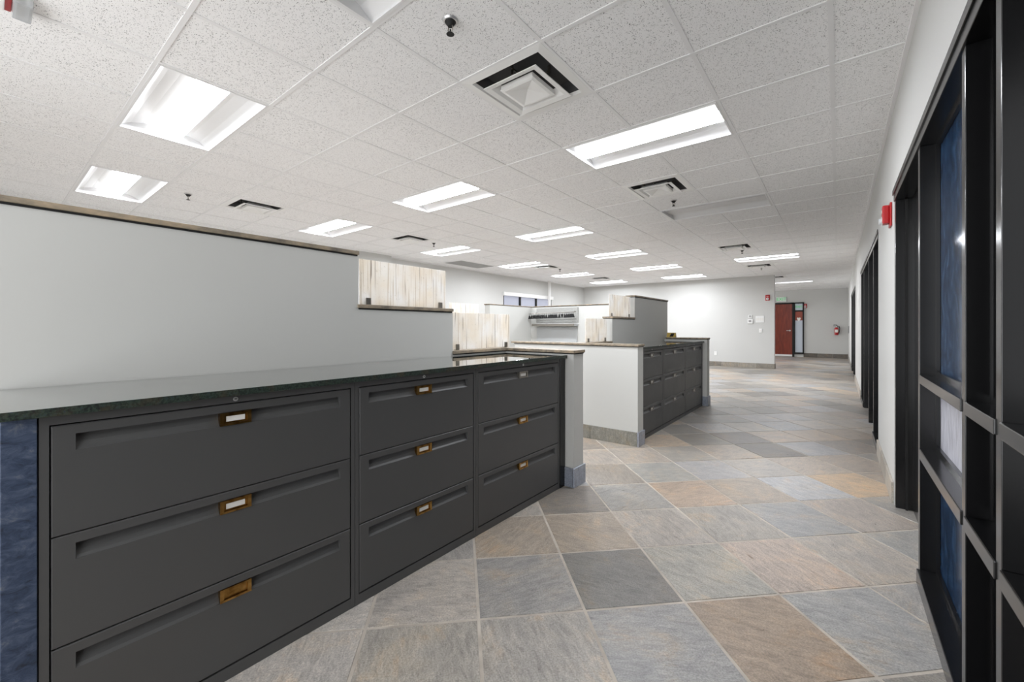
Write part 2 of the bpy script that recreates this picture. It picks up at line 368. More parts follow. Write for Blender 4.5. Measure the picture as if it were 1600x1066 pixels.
# ------------------------------------------------------------------ ceiling
ce = struct(box('ceiling', XL-T, 3.2, YB, YE+T, CZ+.14, CZ+.2, 'white'), 'suspended ceiling of white acoustic tiles in a metal grid')
struct(box('trim_1', XR-.02, XR, YB, YE, CZ-.014, CZ+.012, 'runner'), 'metal wall angle where the ceiling meets the right wall')
struct(box('trim_2', XL, XL+.02, YB, YF, CZ-.014, CZ+.012, 'runner'), 'metal wall angle where the ceiling meets the left wall')
lights = {}   # (k0, m): lit
for m_ in (-1, 3, 7, 11, 15, 19): lights[(5, m_)] = True; lights[(9, m_)] = True
for m_, on in ((-1, False), (3, True), (7, False), (15, True), (25, True)): lights[(1, m_)] = on
vents = [(2, 1), (2, 5), (2, 12), (2, 17), (9, 1), (9, 5), (9, 12), (9, 17), (2, 22)]
returns = [(11, 9), (11, 10)]
used = set()
for (k, m_) in lights: used |= {(k, m_), (k+1, m_)}
used |= set(vents) | set(returns)
def cellx(k): return max(GX(k+1), XL), min(GX(k), XR)
bm = bmesh.new(); bx(bm, -.2985, .2985, -.2985, .2985, 0, .015); tm = mesh_of(bm, 'ceiling_tile', 'tile', .004)
bm = bmesh.new(); wd = XR-GX(0)-.008; bx(bm, -wd/2, wd/2, -.2985, .2985, 0, .015); tm_r = mesh_of(bm, 'ceiling_tile', 'tile', .004)
cells = []
for m_ in range(-4, 32):
    for k in range(-1, 13):
        if (k, m_) in used: continue
        if m_ > 21 and k > 6: continue
        if GY(m_) > YE: continue
        x0, x1 = cellx(k); y0, y1 = GY(m_), GY(m_+1)
        p = to_px((x0+x1)/2, (y0+y1)/2, CZ)
        vis = p is not None and -120 < p[0] < 1650 and -160 < p[1] < 511
        if m_ > 20 and k > 2: vis = False
        cells.append(((0 if vis else 100)+(p[2] if p else 60), k, m_, x0, x1, y0, y1))
cells.sort()
bm_rest = bmesh.new()
for i, (s, k, m_, x0, x1, y0, y1) in enumerate(cells):
    if i < 300 and s < 100 and k < 12:
        o = bpy.data.objects.new('ceiling_tile', tm_r if k == -1 else tm); COL.objects.link(o); o.parent = ce
        o.location = ((x0+x1)/2, (y0+y1)/2, CZ+.003+random.uniform(0, .0015)); o.rotation_euler = (random.uniform(-.002, .002), random.uniform(-.002, .002), 0)
    else: bx(bm_rest, x0+.006, x1-.006, y0+.006, y1-.006, CZ+.004, CZ+.019)
o = obj('distant_ceiling_tiles', bm_rest, 'tile', ce); o['kind'] = 'stuff'
inside = {}
for (k, m_) in lights: inside[(k+1, m_)] = 1            # a runner would cross a light here
for k in range(0, 13):
    bm = bmesh.new(); x = GX(k); run = None
    top = 32 if k <= 6 else 22
    start = -4
    for m_ in range(-4, top+1):
        if (k, m_) in inside or m_ == top:
            if m_ > start: bx(bm, x-.012, x+.012, GY(start), min(GY(m_), YE), CZ, CZ+.014)
            start = m_+1
    obj('runner', bm, 'runner', ce)
for m_ in range(-4, 33):
    bm = bmesh.new(); y = GY(m_)
    if y > YE: continue
    xl = XL if m_ < 22 else GX(7)
    bx(bm, xl, XR, y-.012, y+.012, CZ-.0006, CZ+.013); obj('runner', bm, 'runner', ce)

# ------------------------------------------------------------------ ceiling lights
def sring(bm, a, za, b, zb):   # square ring between half-size a and b
    A = [bm.verts.new((sx*a, sy*a, za)) for sx, sy in ((-1, -1), (1, -1), (1, 1), (-1, 1))]
    B = [bm.verts.new((sx*b, sy*b, zb)) for sx, sy in ((-1, -1), (1, -1), (1, 1), (-1, 1))]
    for i in range(4): bm.faces.new((A[i], A[(i+1) % 4], B[(i+1) % 4], B[i]))
LX, LY = .596, .292
prof = [(-LY, .0), (-LY+.012, .012), (-.22, .052), (-.15, .074), (-.088, .082), (.088, .082), (.15, .074), (.22, .052), (LY-.012, .012), (LY, .0)]
def troffer_meshes():
    bm = bmesh.new()
    A = [bm.verts.new((-LX, y, z)) for y, z in prof]; B = [bm.verts.new((LX, y, z)) for y, z in prof]
    for i in range(len(prof)-1): bm.faces.new((A[i], A[i+1], B[i+1], B[i]))
    bm.faces.new(A); bm.faces.new(B[::-1])
    h = mesh_of(bm, 'housing', 'lightwhite')
    out = [h]
    for mm, ms in (('lamp', 'lampside'), ('lampoff', 'lampoff')):
        bm = bmesh.new(); lp = [(-.100, .080), (-.092, .034), (.092, .034), (.100, .080)]
        A = [bm.verts.new((-LX+.004, y, z)) for y, z in lp]; B = [bm.verts.new((LX-.004, y, z)) for y, z in lp]
        for i in range(3): bm.faces.new((A[i], B[i], B[i+1], A[i+1])).material_index = 0 if i == 1 else 1
        for f in (bm.faces.new(A), bm.faces.new(B[::-1]), bm.faces.new([A[0], A[-1], B[-1], B[0]])): f.material_index = 1
        me = mesh_of(bm, 'lens', mm); me.materials.append(M[ms]); out.append(me)
    bm = bmesh.new()
    bx(bm, -LX-.004, LX+.004, -LY-.004, -LY+.01, -.003, .006); bx(bm, -LX-.004, LX+.004, LY-.01, LY+.004, -.003, .006)
    bx(bm, -LX-.004, -LX+.01, -LY, LY, -.003, .006); bx(bm, LX-.01, LX+.004, -LY, LY, -.003, .006)
    out.append(mesh_of(bm, 'frame', 'lightwhite'))
    return out
HM, LON, LOFF, FM = troffer_meshes()
rows = {1: 'row nearest the right wall', 5: 'middle row', 9: 'row nearest the left wall'}
ordn = ['first', 'second', 'third', 'fourth', 'fifth', 'sixth', 'seventh']
for k in (1, 5, 9):
    ms = sorted(m_ for (kk, m_) in lights if kk == k and m_ >= -1)
    for (kk, m_), on in sorted(lights.items()):
        if kk != k: continue
        if (k, m_) == (1, -1): lab = 'ceiling troffer cut off by the top edge, before the large air vent'
        elif (k, m_) == (1, 7): lab = 'switched-off grey ceiling troffer beyond the second air vent'
        elif (k, m_) == (1, 25): lab = 'lit troffer over the corridor before the red door'
        elif (k, m_) == (1, 3): lab = 'large lit troffer just beyond the largest air vent'
        elif (k, m_) == (1, 15): lab = 'lit troffer near the end wall, in the row nearest the right wall'
        else: lab = '%s lit ceiling troffer of the %s, counted from the viewer' % (ordn[ms.index(m_)], rows[k])
        t = thing('ceiling_light', lab, 'ceiling light', (GX(k+1), GY(m_)+.305, CZ), 'recessed ceiling troffers')
        for nm, me in (('housing', HM), ('lens', LON if on else LOFF), ('frame', FM)):
            o = bpy.data.objects.new(nm, me); COL.objects.link(o); o.parent = t

# ------------------------------------------------------------------ air vents
def vent_parts():
    ps = []
    bm = bmesh.new(); sring(bm, .3, 0, .3, .012); sring(bm, .3, 0, .25, -.004); sring(bm, .25, -.004, .238, .012); ps.append(('frame', mesh_of(bm, 'frame', 'white')))
    bm = bmesh.new(); sring(bm, .238, .012, .225, .085); v4 = [bm.verts.new((sx*.225, sy*.225, .085)) for sx, sy in ((-1, -1), (1, -1), (1, 1), (-1, 1))]; bm.faces.new(v4); ps.append(('throat', mesh_of(bm, 'throat', 'cavity')))
    bm = bmesh.new(); sring(bm, .2, -.032, .165, -.026); sring(bm, .165, -.026, .128, .012); sring(bm, .2, -.032, .199, -.026); sring(bm, .199, -.026, .162, -.019); sring(bm, .162, -.019, .128, .012); ps.append(('louvre', mesh_of(bm, 'louvre', 'white')))
    bm = bmesh.new(); sring(bm, .125, -.032, .105, -.036); sring(bm, .125, -.032, .12, -.02)
    b4 = [bm.verts.new((sx*.105, sy*.105, -.036)) for sx, sy in ((-1, -1), (1, -1), (1, 1), (-1, 1))]; ap = bm.verts.new((0, 0, -.005))
    for i in range(4): bm.faces.new((b4[i], b4[(i+1) % 4], ap))
    c4 = [bm.verts.new((sx*.12, sy*.12, 0)) for sx, sy in ((-1, -1), (1, -1), (1, 1), (-1, 1))]; bm.faces.new(c4); sring(bm, .12, -.02, .12, 0)
    ps.append(('centre_plate', mesh_of(bm, 'centre_plate', 'white')))
    bm = bmesh.new()
    for s in (-1, 1):
        bx(bm, s*.16-.006, s*.16+.006, -.006, .006, .0, .08); bx(bm, -.006, .006, s*.16-.006, s*.16+.006, .0, .08)
    bx(bm, -.17, .17, -.004, .004, .04, .05); bx(bm, -.004, .004, -.17, .17, .04, .05)
    ps.append(('bracket', mesh_of(bm, 'bracket', 'steel')))
    return ps
VP = vent_parts()
vlabels = {(2, 1): 'large square air vent in the ceiling nearest the viewer', (2, 5): 'square air vent just beyond the big lit troffer', (2, 12): 'flat looking square vent in front of the far right-row troffer',
 (2, 17): 'square vent beyond the far right-row troffer by the end wall', (9, 1): 'square air vent above the tall partition at left', (9, 5): 'square vent above the grass-patterned panel at left',
 (9, 12): 'square vent beside the third left-row troffer', (9, 17): 'square vent between the last two left-row troffers', (2, 22): 'square vent just beyond the corner of the end wall'}
for k, m_ in vents:
    t = thing('air_vent', vlabels[(k, m_)], 'air vent', (GX(k)-.305, GY(m_)+.305, CZ-.001), 'square ceiling air vents')
    for nm, me in VP:
        o = bpy.data.objects.new(nm, me); COL.objects.link(o); o.parent = t
t = thing('return_grille', 'long grey flat return grille in the ceiling by the left wall', 'vent', (GX(11)-.305, GY(10), CZ))
box('frame', -.296, .296, -.6, .6, -.002, .01, 'white', t)
bm = bmesh.new()
for i in range(46): bx(bm, -.27, .27, -.57+i*.0248, -.57+i*.0248+.014, -.006, -.002)
obj('grille', bm, 'return', t)

# ------------------------------------------------------------------ sprinklers
def sprinkler(x, y, lab):
    t = thing('sprinkler_head', lab, 'sprinkler', (x, y, CZ+.002), 'ceiling sprinkler heads')
    bm = bmesh.new(); cyl(bm, (0, 0, -.008), .034, .04, .008, 24); obj('escutcheon', bm, 'chrome', t)
    bm = bmesh.new(); cyl(bm, (0, 0, -.03), .012, .03, .024, 16); obj('cup', bm, 'blackmatte', t)
    bm = bmesh.new()
    for s in (-1, 1): tube(bm, [(s*.013, 0, -.028), (s*.016, 0, -.045), (s*.004, 0, -.062)], .003, 6)
    obj('frame_arms', bm, 'steel', t)
    bm = bmesh.new(); cyl(bm, (0, 0, -.068), .02, .016, .004, 18); cyl(bm, (0, 0, -.064), .004, .004, .02, 8); obj('deflector', bm, 'blackmatte', t)
for x, y, lab in [(-1.52, 1.44, 'dark sprinkler head close to the large air vent'), (-1.56, 5.14, 'sprinkler head before the switched-off troffer'), (-5.86, 1.46, 'sprinkler head between the left row troffer and vent above the tall partition'),
                  (-5.76, 5.05, 'sprinkler head above the grass-patterned panel'), (-5.74, 9.35, 'sprinkler head beside the vent near the white pole'), (-1.5, 9.3, 'sprinkler head before the far right-row troffer'), (-1.54, 12.25, 'sprinkler head close to the end wall')]:
    sprinkler(x, y, lab)

# ------------------------------------------------------------------ near and far counters
XF = -1.66        # cabinet fronts
XW, PT = -2.25, .12
def drawer_front(w, h, parent, name='drawer'):
    a, b = .046, w-.046; zt, zb = h-.027, h-.072; dp = .022; e = .0025
    V = []; Fc = []
    def v(x, y, z): V.append((x, y, z)); return len(V)-1
    o = [v(0, e, e), v(0, w-e, e), v(0, w-e, h-e), v(0, e, h-e)]
    r = [v(0, a, zb), v(0, b, zb), v(0, b, zt), v(0, a, zt)]
    for i in range(4): Fc.append((o[i], o[(i+1) % 4], r[(i+1) % 4], r[i]))
    hh = zt-zb
    pr = [(0, zb), (-.002, zb+.0008), (-.008, zb+.0075), (-.015, zb+.020), (-.020, zb+.033), (-dp, zt-.003), (-dp+.002, zt), (0, zt)]
    Lp = [r[0]]+[v(x, a, z) for x, z in pr[1:-1]]+[r[3]]; Rp = [r[1]]+[v(x, b, z) for x, z in pr[1:-1]]+[r[2]]
    for i in range(len(pr)-1): Fc.append((Lp[i], Lp[i+1], Rp[i+1], Rp[i]))
    Fc.append(tuple(Lp)); Fc.append(tuple(Rp[::-1]))
    s = [v(-.003, 0, 0), v(-.003, w, 0), v(-.003, w, h), v(-.003, 0, h)]; bk = [v(-.034, 0, 0), v(-.034, w, 0), v(-.034, w, h), v(-.034, 0, h)]
    for i in range(4):
        j = (i+1) % 4; Fc.append((o[i], s[i], s[j], o[j])); Fc.append((s[i], bk[i], bk[j], s[j]))
    Fc.append((bk[0], bk[3], bk[2], bk[1]))
    o_ = raw(name, V, Fc, 'charcoal', parent)
    return o_
def pull(parent, yc, z0, big=1.0, card=True, metal='brass'):
    w, h = .096*big, .044
    bm = bmesh.new()
    bx(bm, -.016, -.002, -w/2, w/2, 0, h)
    for a in ((-w/2, w/2, 0, .007), (-w/2, w/2, h-.007, h)): bx(bm, -.004, .005, a[0], a[1], a[2], a[3])
    for s in (-1, 1): bx(bm, -.004, .004, min(s*w/2, s*(w/2-.012)), max(s*w/2, s*(w/2-.012)), .006, h-.006)
    p = obj('pull', bm, metal, parent); p.location = (0, yc, z0)
    if card:
        bm = bmesh.new(); bx(bm, -.003, -.0005, -w*.30, w*.30, .013, h-.013); c = obj('label_card', bm, 'card', parent); c.location = (0, yc, z0)
def cabinet(y0, y1, label, group, nocard=(), lock=.5, zc=.981, pulls=None):
    t = thing('file_cabinet', label, 'file cabinet', (XF, y0, 0), group); w = y1-y0
    bm = bmesh.new()
    bx(bm, -.46, -.036, .001, w-.001, .0, zc); bx(bm, -.04, 0, .001, .019, 0, zc); bx(bm, -.04, 0, w-.017, w-.001, 0, zc)
    bx(bm, -.04, 0, .019, w-.017, .957, zc); bx(bm, -.04, -.001, .019, w-.017, 0, .043)
    obj('case', bm, 'charcoal', t)
    for i, zt in enumerate((.953, .651, .348)):
        d = drawer_front(w-.044, .2995, t); d.location = (0, .0225, zt-.2995)
        pull(d, (w-.044)*.5, .2995-.072, 1, i not in nocard, 'brass' if not pulls else pulls[i])
    bm = bmesh.new(); cyl(bm, (-.002, w*lock, .969), .008, .0075, .004, 18, 'X'); lk = obj('lock', bm, 'chrome', t)
    bm = bmesh.new(); bx(bm, .0018, .0026, w*lock-.004, w*lock+.004, .968, .9705); obj('keyhole', bm, 'blackmatte', lk)
    return t
g1 = 'file cabinets of the near counter'; g2 = 'file cabinets of the far counter'
cabinet(.092, 1.005, 'wide charcoal three-drawer file cabinet beside the blue slate panel', g1, nocard=(2,))
cabinet(1.005, 1.775, 'narrower charcoal three-drawer file cabinet in the middle of the near row', g1)
cabinet(1.775, 2.70, 'charcoal three-drawer file cabinet at the far end of the near row', g1, pulls=('steel', 'brass', 'brass'))
cabinet(4.30, 5.065, 'charcoal file cabinet next to the white end of the far counter', g2, pulls=('steel',)*3)
cabinet(5.065, 5.98, 'charcoal file cabinet in the middle of the far counter row', g2, pulls=('steel',)*3)
cabinet(5.98, 6.89, 'charcoal file cabinet at the distant end of the far counter row', g2, pulls=('steel',)*3)
tag(box('filler_panel', XF-.06, XF+.004, 2.703, 2.772, 0, .981, 'black', bevel=.002), 'narrow black filler panel between the last near cabinet and white wall end', 'panel')
tag(box('filler_panel', XF-.06, XF-.004, 6.893, 6.925, 0, .981, 'black', bevel=.002), 'narrow black filler panel at the distant end of the far cabinets', 'panel')
tag(box('stone_panel', XF-.3, XF+.002, .028, .090, 0, .982, 'blue', bevel=.002), 'blue slate panel at the left end of the near cabinets', 'panel')
def counter(y0, y1, label):
    bm = bmesh.new(); bx(bm, XW+.003, XF+.022, y0, y1, .983, 1.006)
    me = mesh_of(bm, 'countertop', 'granite', .001); me.materials.append(M['granite_edge'])
    for p in me.polygons: p.material_index = 0 if p.normal.z > .9 else 1
    o = bpy.data.objects.new('countertop', me); COL.objects.link(o); return tag(o, label, 'countertop')
counter(.026, 2.776, 'long polished dark green granite worktop on the near cabinets')
counter(4.284, 6.926, 'polished dark granite worktop on the far cabinets')

# ------------------------------------------------------------------ partitions
def wallbox(t, x0, x1, y0, y1, z1): return box('panel', x0, x1, y0, y1, 0, z1, 'partition', t)
def coping(t, x0, x1, y0, y1, z, oh=.012, th=.022):
    c = box('coping', x0-oh, x1+oh, y0-oh, y1+oh, z+.008, z+.008+th, 'coping', t, .004)
    box('reveal', x0-.004, x1+.004, y0-.004, y1+.004, z, z+.008, 'blackmatte', c)
    return c
def base_tiles(t, x0, x1, y0, y1, faces, tone, h=.145, th=.014):
    for f in faces:
        if f in 'NS':
            L = x1-x0; n = max(1, round(L/.46)); yy = (y0-th, y0) if f == 'S' else (y1, y1+th)
            spans = [(x0+L*i/n, x0+L*(i+1)/n-.004, *yy) for i in range(n)]
        else:
            L = y1-y0+2*th; n = max(1, round(L/.46)); xx = (x1, x1+th) if f == 'E' else (x0-th, x0)
            spans = [(*xx, y0-th+L*i/n, y0-th+L*(i+1)/n) for i in range(n)]
        for s in spans:
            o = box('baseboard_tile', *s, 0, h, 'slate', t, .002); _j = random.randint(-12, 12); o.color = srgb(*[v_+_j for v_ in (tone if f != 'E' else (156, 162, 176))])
TALL, MID, LOW = 1.642, 1.327, 1.014
YT, YM = 1.385, 2.155
t = thing('partition_wall', 'stepped off-white partition behind the near worktop, ending in a white wall end', 'partition', (0, 0, 0))
wallbox(t, XW-PT, XW, -1.2, YT, TALL); wallbox(t, XW-PT, XW, YT, YM, MID); wallbox(t, XW-PT, XW, YM, 2.93, LOW); wallbox(t, XW, -1.585, 2.78, 2.93, LOW)
coping(t, XW-PT, XW, -1.2, YT-.012, TALL); coping(t, XW-PT, XW, YT+.006, YM-.012, MID); coping(t, XW-PT, XW, YM+.01, 2.93, LOW); coping(t, XW+.024, -1.585, 2.78, 2.93, LOW)
base_tiles(t, -1.70, -1.585, 2.78, 2.93, 'SE', (150, 156, 168))
base_tiles(t, XW, -1.585, 2.78, 2.93, 'N', (150, 146, 142))
t = thing('partition_wall', 'stepped off-white partition of the far counter with a broad low white end', 'partition', (0, 0, 0))
YT2, YM2, YE2 = 5.66, 4.92, 7.08
wallbox(t, -3.2, -1.61, 4.13, 4.28, LOW); wallbox(t, XW-PT, XW, 4.28, YM2, LOW); wallbox(t, XW-PT, XW, YM2, YT2, MID); wallbox(t, XW-PT, XW, YT2, YE2, TALL); wallbox(t, XW, -1.60, 6.93, YE2, LOW+.012)
coping(t, -3.2, -1.61, 4.13, 4.28, LOW); coping(t, XW-PT, XW, 4.306, YM2-.02, LOW); coping(t, XW-PT, XW, YM2+.002, YT2-.014, MID); coping(t, XW-PT, XW, YT2, YE2, TALL); coping(t, XW+.03, -1.60, 6.93, YE2, LOW+.012)
bm = bmesh.new(); cyl(bm, (-3.21, 4.205, LOW+.008), .087, .087, .0215, 28); obj('coping', bm, 'coping', t)
base_tiles(t, -3.2, -1.61, 4.13, 4.28, 'SE', (138, 136, 128)); base_tiles(t, -1.72, -1.60, 6.93, YE2, 'SE', (150, 156, 168)); base_tiles(t, XW, -1.60, 6.93, YE2, 'N', (150, 146, 142))
t = thing('partition_wall', 'white back partition of the cubicle behind the far counter', 'partition', (0, 0, 0))
XK = -4.95
wallbox(t, XK-PT, XW-PT-.002, 6.95, 7.07, TALL-.02); wallbox(t, XK-PT, XK, 5.66, 6.95, TALL-.02); wallbox(t, XK-PT, XK, 4.5, 5.66, MID)
coping(t, XK, XW-PT-.016, 6.95, 7.07, TALL-.02, th=.016); coping(t, XK-PT, XK-.014, 5.66, 7.07, TALL-.02, th=.016); coping(t, XK-PT, XK, 4.5, 5.64, MID)

# ------------------------------------------------------------------ grass-patterned glass panels with clips
def gpanel(x, y0, y1, z0, z1, label):
    t = thing('glass_panel', label, 'glass panel', (x, y0, z0), 'grass-patterned panels on the partitions'); w = y1-y0
    bm = bmesh.new(); bx(bm, -.006, .006, 0, w, .004, z1-z0); obj('pane', bm, 'resin', t, .0015)
    for yc in (.055, w-.055):
        bm = bmesh.new()
        for s in (-1, 1): bx(bm, min(s*.0065, s*.014), max(s*.0065, s*.014), yc-.016, yc+.016, 0, .045)
        bx(bm, -.014, .014, yc-.016, yc+.016, 0, .003)
        obj('clip', bm, 'steel', t, .0012)
XG = XW-PT/2
ZM, ZL = MID+.0305, LOW+.0305
gpanel(XG, 1.43, 2.135, ZM, 1.64, 'large grass-patterned panel on the middle step of the near partition')
gpanel(XG, 2.20, 2.90, ZL, 1.333, 'grass-patterned panel on the lowest step of the near partition')
gpanel(XG, 4.96, 5.64, ZM, 1.645, 'small grass-patterned panel beside the tall end of the far partition')
gpanel(XG, 4.325, 4.88, ZL, 1.325, 'beige panel standing on the low coping of the far counter')
gpanel(XK-PT/2, 4.72, 5.42, ZM, 1.625, 'beige panel seen behind the lower near panel, on the cubicle partition')

# ------------------------------------------------------------------ storefront glazing on the right wall
XD = .115
def front(name, label, y0, y1, muls, rails, panes, door=None, zs=.07, zlift=0):
    e = sempty(name, label)
    mw = .044
    def mul(y, z0=0): return box('mullion', XR+.002, XR+XD, y-mw/2, y+mw/2, z0, HEAD-.05, 'black', e, .002)
    for y in muls: mul(y, zlift)
    box('head', XR-.004, XR+XD, y0, y1, HEAD-.05, HEAD+.006, 'black', e, .002)
    box('head_trim', XR-.010, XR-.004, y0-.02, y1+.02, HEAD-.004, HEAD+.03, 'black', e, .0015)
    spans = list(zip(muls, muls[1:]))
    for i, (a, b) in enumerate(spans):
        if door and i in door: continue
        a2, b2 = a+mw/2, b-mw/2
        box('sill', XR-.010, XR+XD, a2, b2, zlift, zlift+zs, 'black', e, .003)
        zz = [zlift+zs]
        for z0, z1 in rails: box('rail', XR-.002, XR+XD, a2, b2, z0, z1, 'black', e, .003); zz += [z0, z1]
        zz.append(HEAD-.05)
        for j in range(0, len(zz), 2):
            mt = panes[i % len(panes)][min(j//2, len(panes[i % len(panes)])-1)]
            pn = box('pane', XR+.070, XR+.078, a2+.002, b2-.002, zz[j]+.002, zz[j+1]-.002, mt, e)
            st = bmesh.new()
            bx(st, XR+.056, XR+.069, a2, b2, zz[j], zz[j]+.018); bx(st, XR+.056, XR+.069, a2, b2, zz[j+1]-.018, zz[j+1])
            bx(st, XR+.056, XR+.069, a2, a2+.018, zz[j]+.018, zz[j+1]-.018); bx(st, XR+.056, XR+.069, b2-.018, b2, zz[j]+.018, zz[j+1]-.018)
            obj('glazing_bead', st, 'black', pn)
    return e
RA = [(.600, .645), (.955, .995)]
pb = ['bluepane', 'palepane', 'bluepane']; pd = ['darkglass']*3
eA = front('window_1', 'near black framed office front with dark blue panes', *FRONT_A, [-1.18, -.4, .55, 1.514, 1.872, 2.776, 3.835], RA, [pd, pd, pd, pd, pb, pd], door=(5,))
def door_leaf(name, label, y0, y1, hinge_y):
    e = sempty(name, label)
    box('leaf', XR+.085, XR+.128, y0, y1, .01, HEAD-.055, 'black', e, .002)
    box('stop', XR+.05, XR+.062, y1-.016, y1, .0, HEAD-.055, 'blackmatte', e); box('stop', XR+.05, XR+.062, y0, y0+.016, .0, HEAD-.055, 'blackmatte', e)
    for z in (.28, 1.05, 1.90):
        bm = bmesh.new(); cyl(bm, (XR+.048, hinge_y, z-.06), .008, .008, .115, 10); obj('hinge', bm, 'steel', e)
    return e
door_leaf('door_1', 'black near office door in the right wall front', 2.80, 3.812, 2.825)
eB = front('window_2', 'second black framed office front along the right wall', *FRONT_B, [5.34, 6.10, 7.02, 8.26, 9.18], [], [pd], door=(1, 2))
door_leaf('door_2', 'black office door of the second front, nearer leaf', 6.122, 6.998, 6.15); door_leaf('door_3', 'black office door of the second front, farther leaf', 7.042, 8.238, 7.07)
eC = front('window_3', 'distant black framed office front along the right wall', *FRONT_C, [12.22, 13.0, 13.95, 14.95, 15.88], [], [pd], door=(1, 2))
door_leaf('door_4', 'black office door of the distant front, nearer leaf', 13.022, 13.928, 13.05); door_leaf('door_5', 'black office door of the distant front, farther leaf', 13.972, 14.928, 14.0)

# ------------------------------------------------------------------ window on the left wall
e = sempty('window_4', 'wide window on the left wall with a raised white shade')
n = 3
for i in range(n+1):
    y = WY0+(WY1-WY0)*i/n; y = min(max(y, WY0+.03), WY1-.03); box('mullion', XL-.10, XL-.02, y-.03, y+.03, WZ0, WZ1, 'black', e)
for i in range(n):
    a = WY0+(WY1-WY0)*i/n+.03; b = WY0+(WY1-WY0)*(i+1)/n-.03; box('pane', XL-.08, XL-.07, a, b, WZ0+.05, WZ1-.05, 'daylight_pane', e)
box('frame_rail', XL-.10, XL-.02, WY0, WY1, WZ0, WZ0+.05, 'black', e); box('frame_rail', XL-.10, XL-.02, WY0, WY1, WZ1-.05, WZ1, 'black', e)
bm = bmesh.new(); bx(bm, XL-.02, XL+.06, WY0-.03, WY1+.03, WZ1-.09, WZ1+.02); obj('shade_cassette', bm, 'white', e, .008)
tag(box('power_pole', XL+.1, XL+.17, 11.62, 11.69, 0, CZ, 'white', bevel=.004), 'slim white pole rising to the ceiling beside the left window', 'pole')

# ------------------------------------------------------------------ cubicle back wall fittings
YP = 6.95
t = thing('pinboard', 'grey textured pinboard above the cubicle shelf', 'board', (0, 0, 0))
box('board', -4.80, -3.86, YP-.028, YP-.002, 1.30, 1.60, 'fabric', t, .003); box('frame', -4.82, -3.84, YP-.02, YP-.001, 1.285, 1.30, 'white', t)
t = thing('whiteboard', 'glossy grey board below the cubicle shelf', 'board', (0, 0, 0))
box('panel', -4.80, -3.88, YP-.022, YP-.002, .93, 1.225, 'board', t, .002); box('tray', -4.80, -3.88, YP-.05, YP-.002, .915, .928, 'white', t)
t = thing('wall_shelf', 'narrow light shelf between the pinboard and the grey board', 'shelf', (0, 0, 0))
box('shelf_board', -4.82, -3.86, YP-.16, YP-.002, 1.245, 1.268, 'board', t, .003); box('lip', -4.82, -3.86, YP-.17, YP-.16, 1.24, 1.285, 'steel', t)
t = thing('hanging_rail', 'steel rail in front of the pinboard carrying black hangers', 'rail', (0, 0, 0))
bm = bmesh.new(); tube(bm, [(-4.92, YP-.13, 1.485), (-3.84, YP-.13, 1.505)], .006, 8); obj('bar', bm, 'steel', t)
for x in (-4.78, -3.9):
    z = 1.485+(x+4.92)/1.08*.02
    bm = bmesh.new(); tube(bm, [(x, YP-.13, z), (x, YP-.06, z+.02), (x, YP-.034, z+.02)], .005, 6); obj('bracket', bm, 'steel', t)
bm = bmesh.new()     # one black hanger seen almost edge-on: hook and shoulders
tube(bm, [(0, .0, .012), (0, .008, .008), (0, .008, -.004), (0, 0, -.014)], .0025, 6); hook = mesh_of(bm, 'hook', 'blackmatte')
def hanger_body(up):
    bm = bmesh.new(); w = .027; a, b = (.005, w) if up else (w, .006)
    pts = [(-a, -.012), (a, -.012), (b, -.082), (-b, -.082)]
    A = [bm.verts.new((x, -.012, z)) for x, z in pts]; B = [bm.verts.new((x, .012, z)) for x, z in pts]
    bm.faces.new(A); bm.faces.new(B[::-1])
    for i in range(4): bm.faces.new((A[i], B[i], B[(i+1) % 4], A[(i+1) % 4]))
    return mesh_of(bm, 'clip_body', 'blackmatte', .0015)
hbm = [hanger_body(True), hanger_body(False)]
xs = [-4.90, -4.85, -4.80, -4.755, -4.72, -4.685, -4.65, -4.60, -4.55, -4.50, -4.44, -4.405, -4.37, -4.335, -4.30, -4.265, -4.20, -4.14, -4.08, -4.04, -4.005, -3.97, -3.935, -3.90]
for i, x in enumerate(xs):
    tt = thing('clip_hanger', 'black clip hanger on the steel rail before the pinboard', 'hanger', (x, YP-.13, 1.485+(x+4.92)/1.08*.02-.018), 'black clip hangers on the rail')
    o = bpy.data.objects.new('hook', hook); COL.objects.link(o); o.parent = tt
    o = bpy.data.objects.new('clip_body', hbm[i % 5 == 2]); COL.objects.link(o); o.parent = tt

# ------------------------------------------------------------------ small fittings
def strobe(name, label, loc, rotz, s=1.0, lens_low=True, letters=True):
    t = thing(name, label, 'fire alarm', loc); t.rotation_euler = (0, 0, rotz)
    bm = bmesh.new(); bx(bm, -.058*s, .058*s, -.012, 0, -.085*s, .085*s); obj('back_plate', bm, 'red', t, .006)
    bm = bmesh.new(); bx(bm, -.045*s, .045*s, -.052, -.010, -.062*s, .07*s); obj('housing', bm, 'red', t, .012)
    bm = bmesh.new(); cyl(bm, (0, -.05, -.038*s), .028*s, .02*s, .02, 18, 'Y'); bmesh.ops.rotate(bm, verts=bm.verts, cent=(0, -.05, -.038*s), matrix=Matrix.Rotation(math.pi, 3, 'X')); obj('strobe_lens', bm, 'clear', t)
    bm = bmesh.new(); cyl(bm, (0, -.053, -.038*s), .034*s, .034*s, .004, 20, 'Y'); obj('strobe_ring', bm, 'white', t)
    if letters: text('lettering', 'FIRE', .03*s, 'card', t, (0, -.0525, .03*s), (math.pi/2, math.pi/2 if False else 0, 0), .0006)
    return t
strobe('fire_alarm', 'red fire alarm with round strobe beside the near black doorway', (XR-.001, 4.06, 2.03), -math.pi/2)
strobe('fire_alarm', 'red fire alarm high on the bright end wall by its corner', (-1.64, YF-.001, 2.09), 0)
strobe('fire_alarm', 'dark red fire alarm right of the corridor sidelight', (-1.06, YE-.001, 2.09), 0)
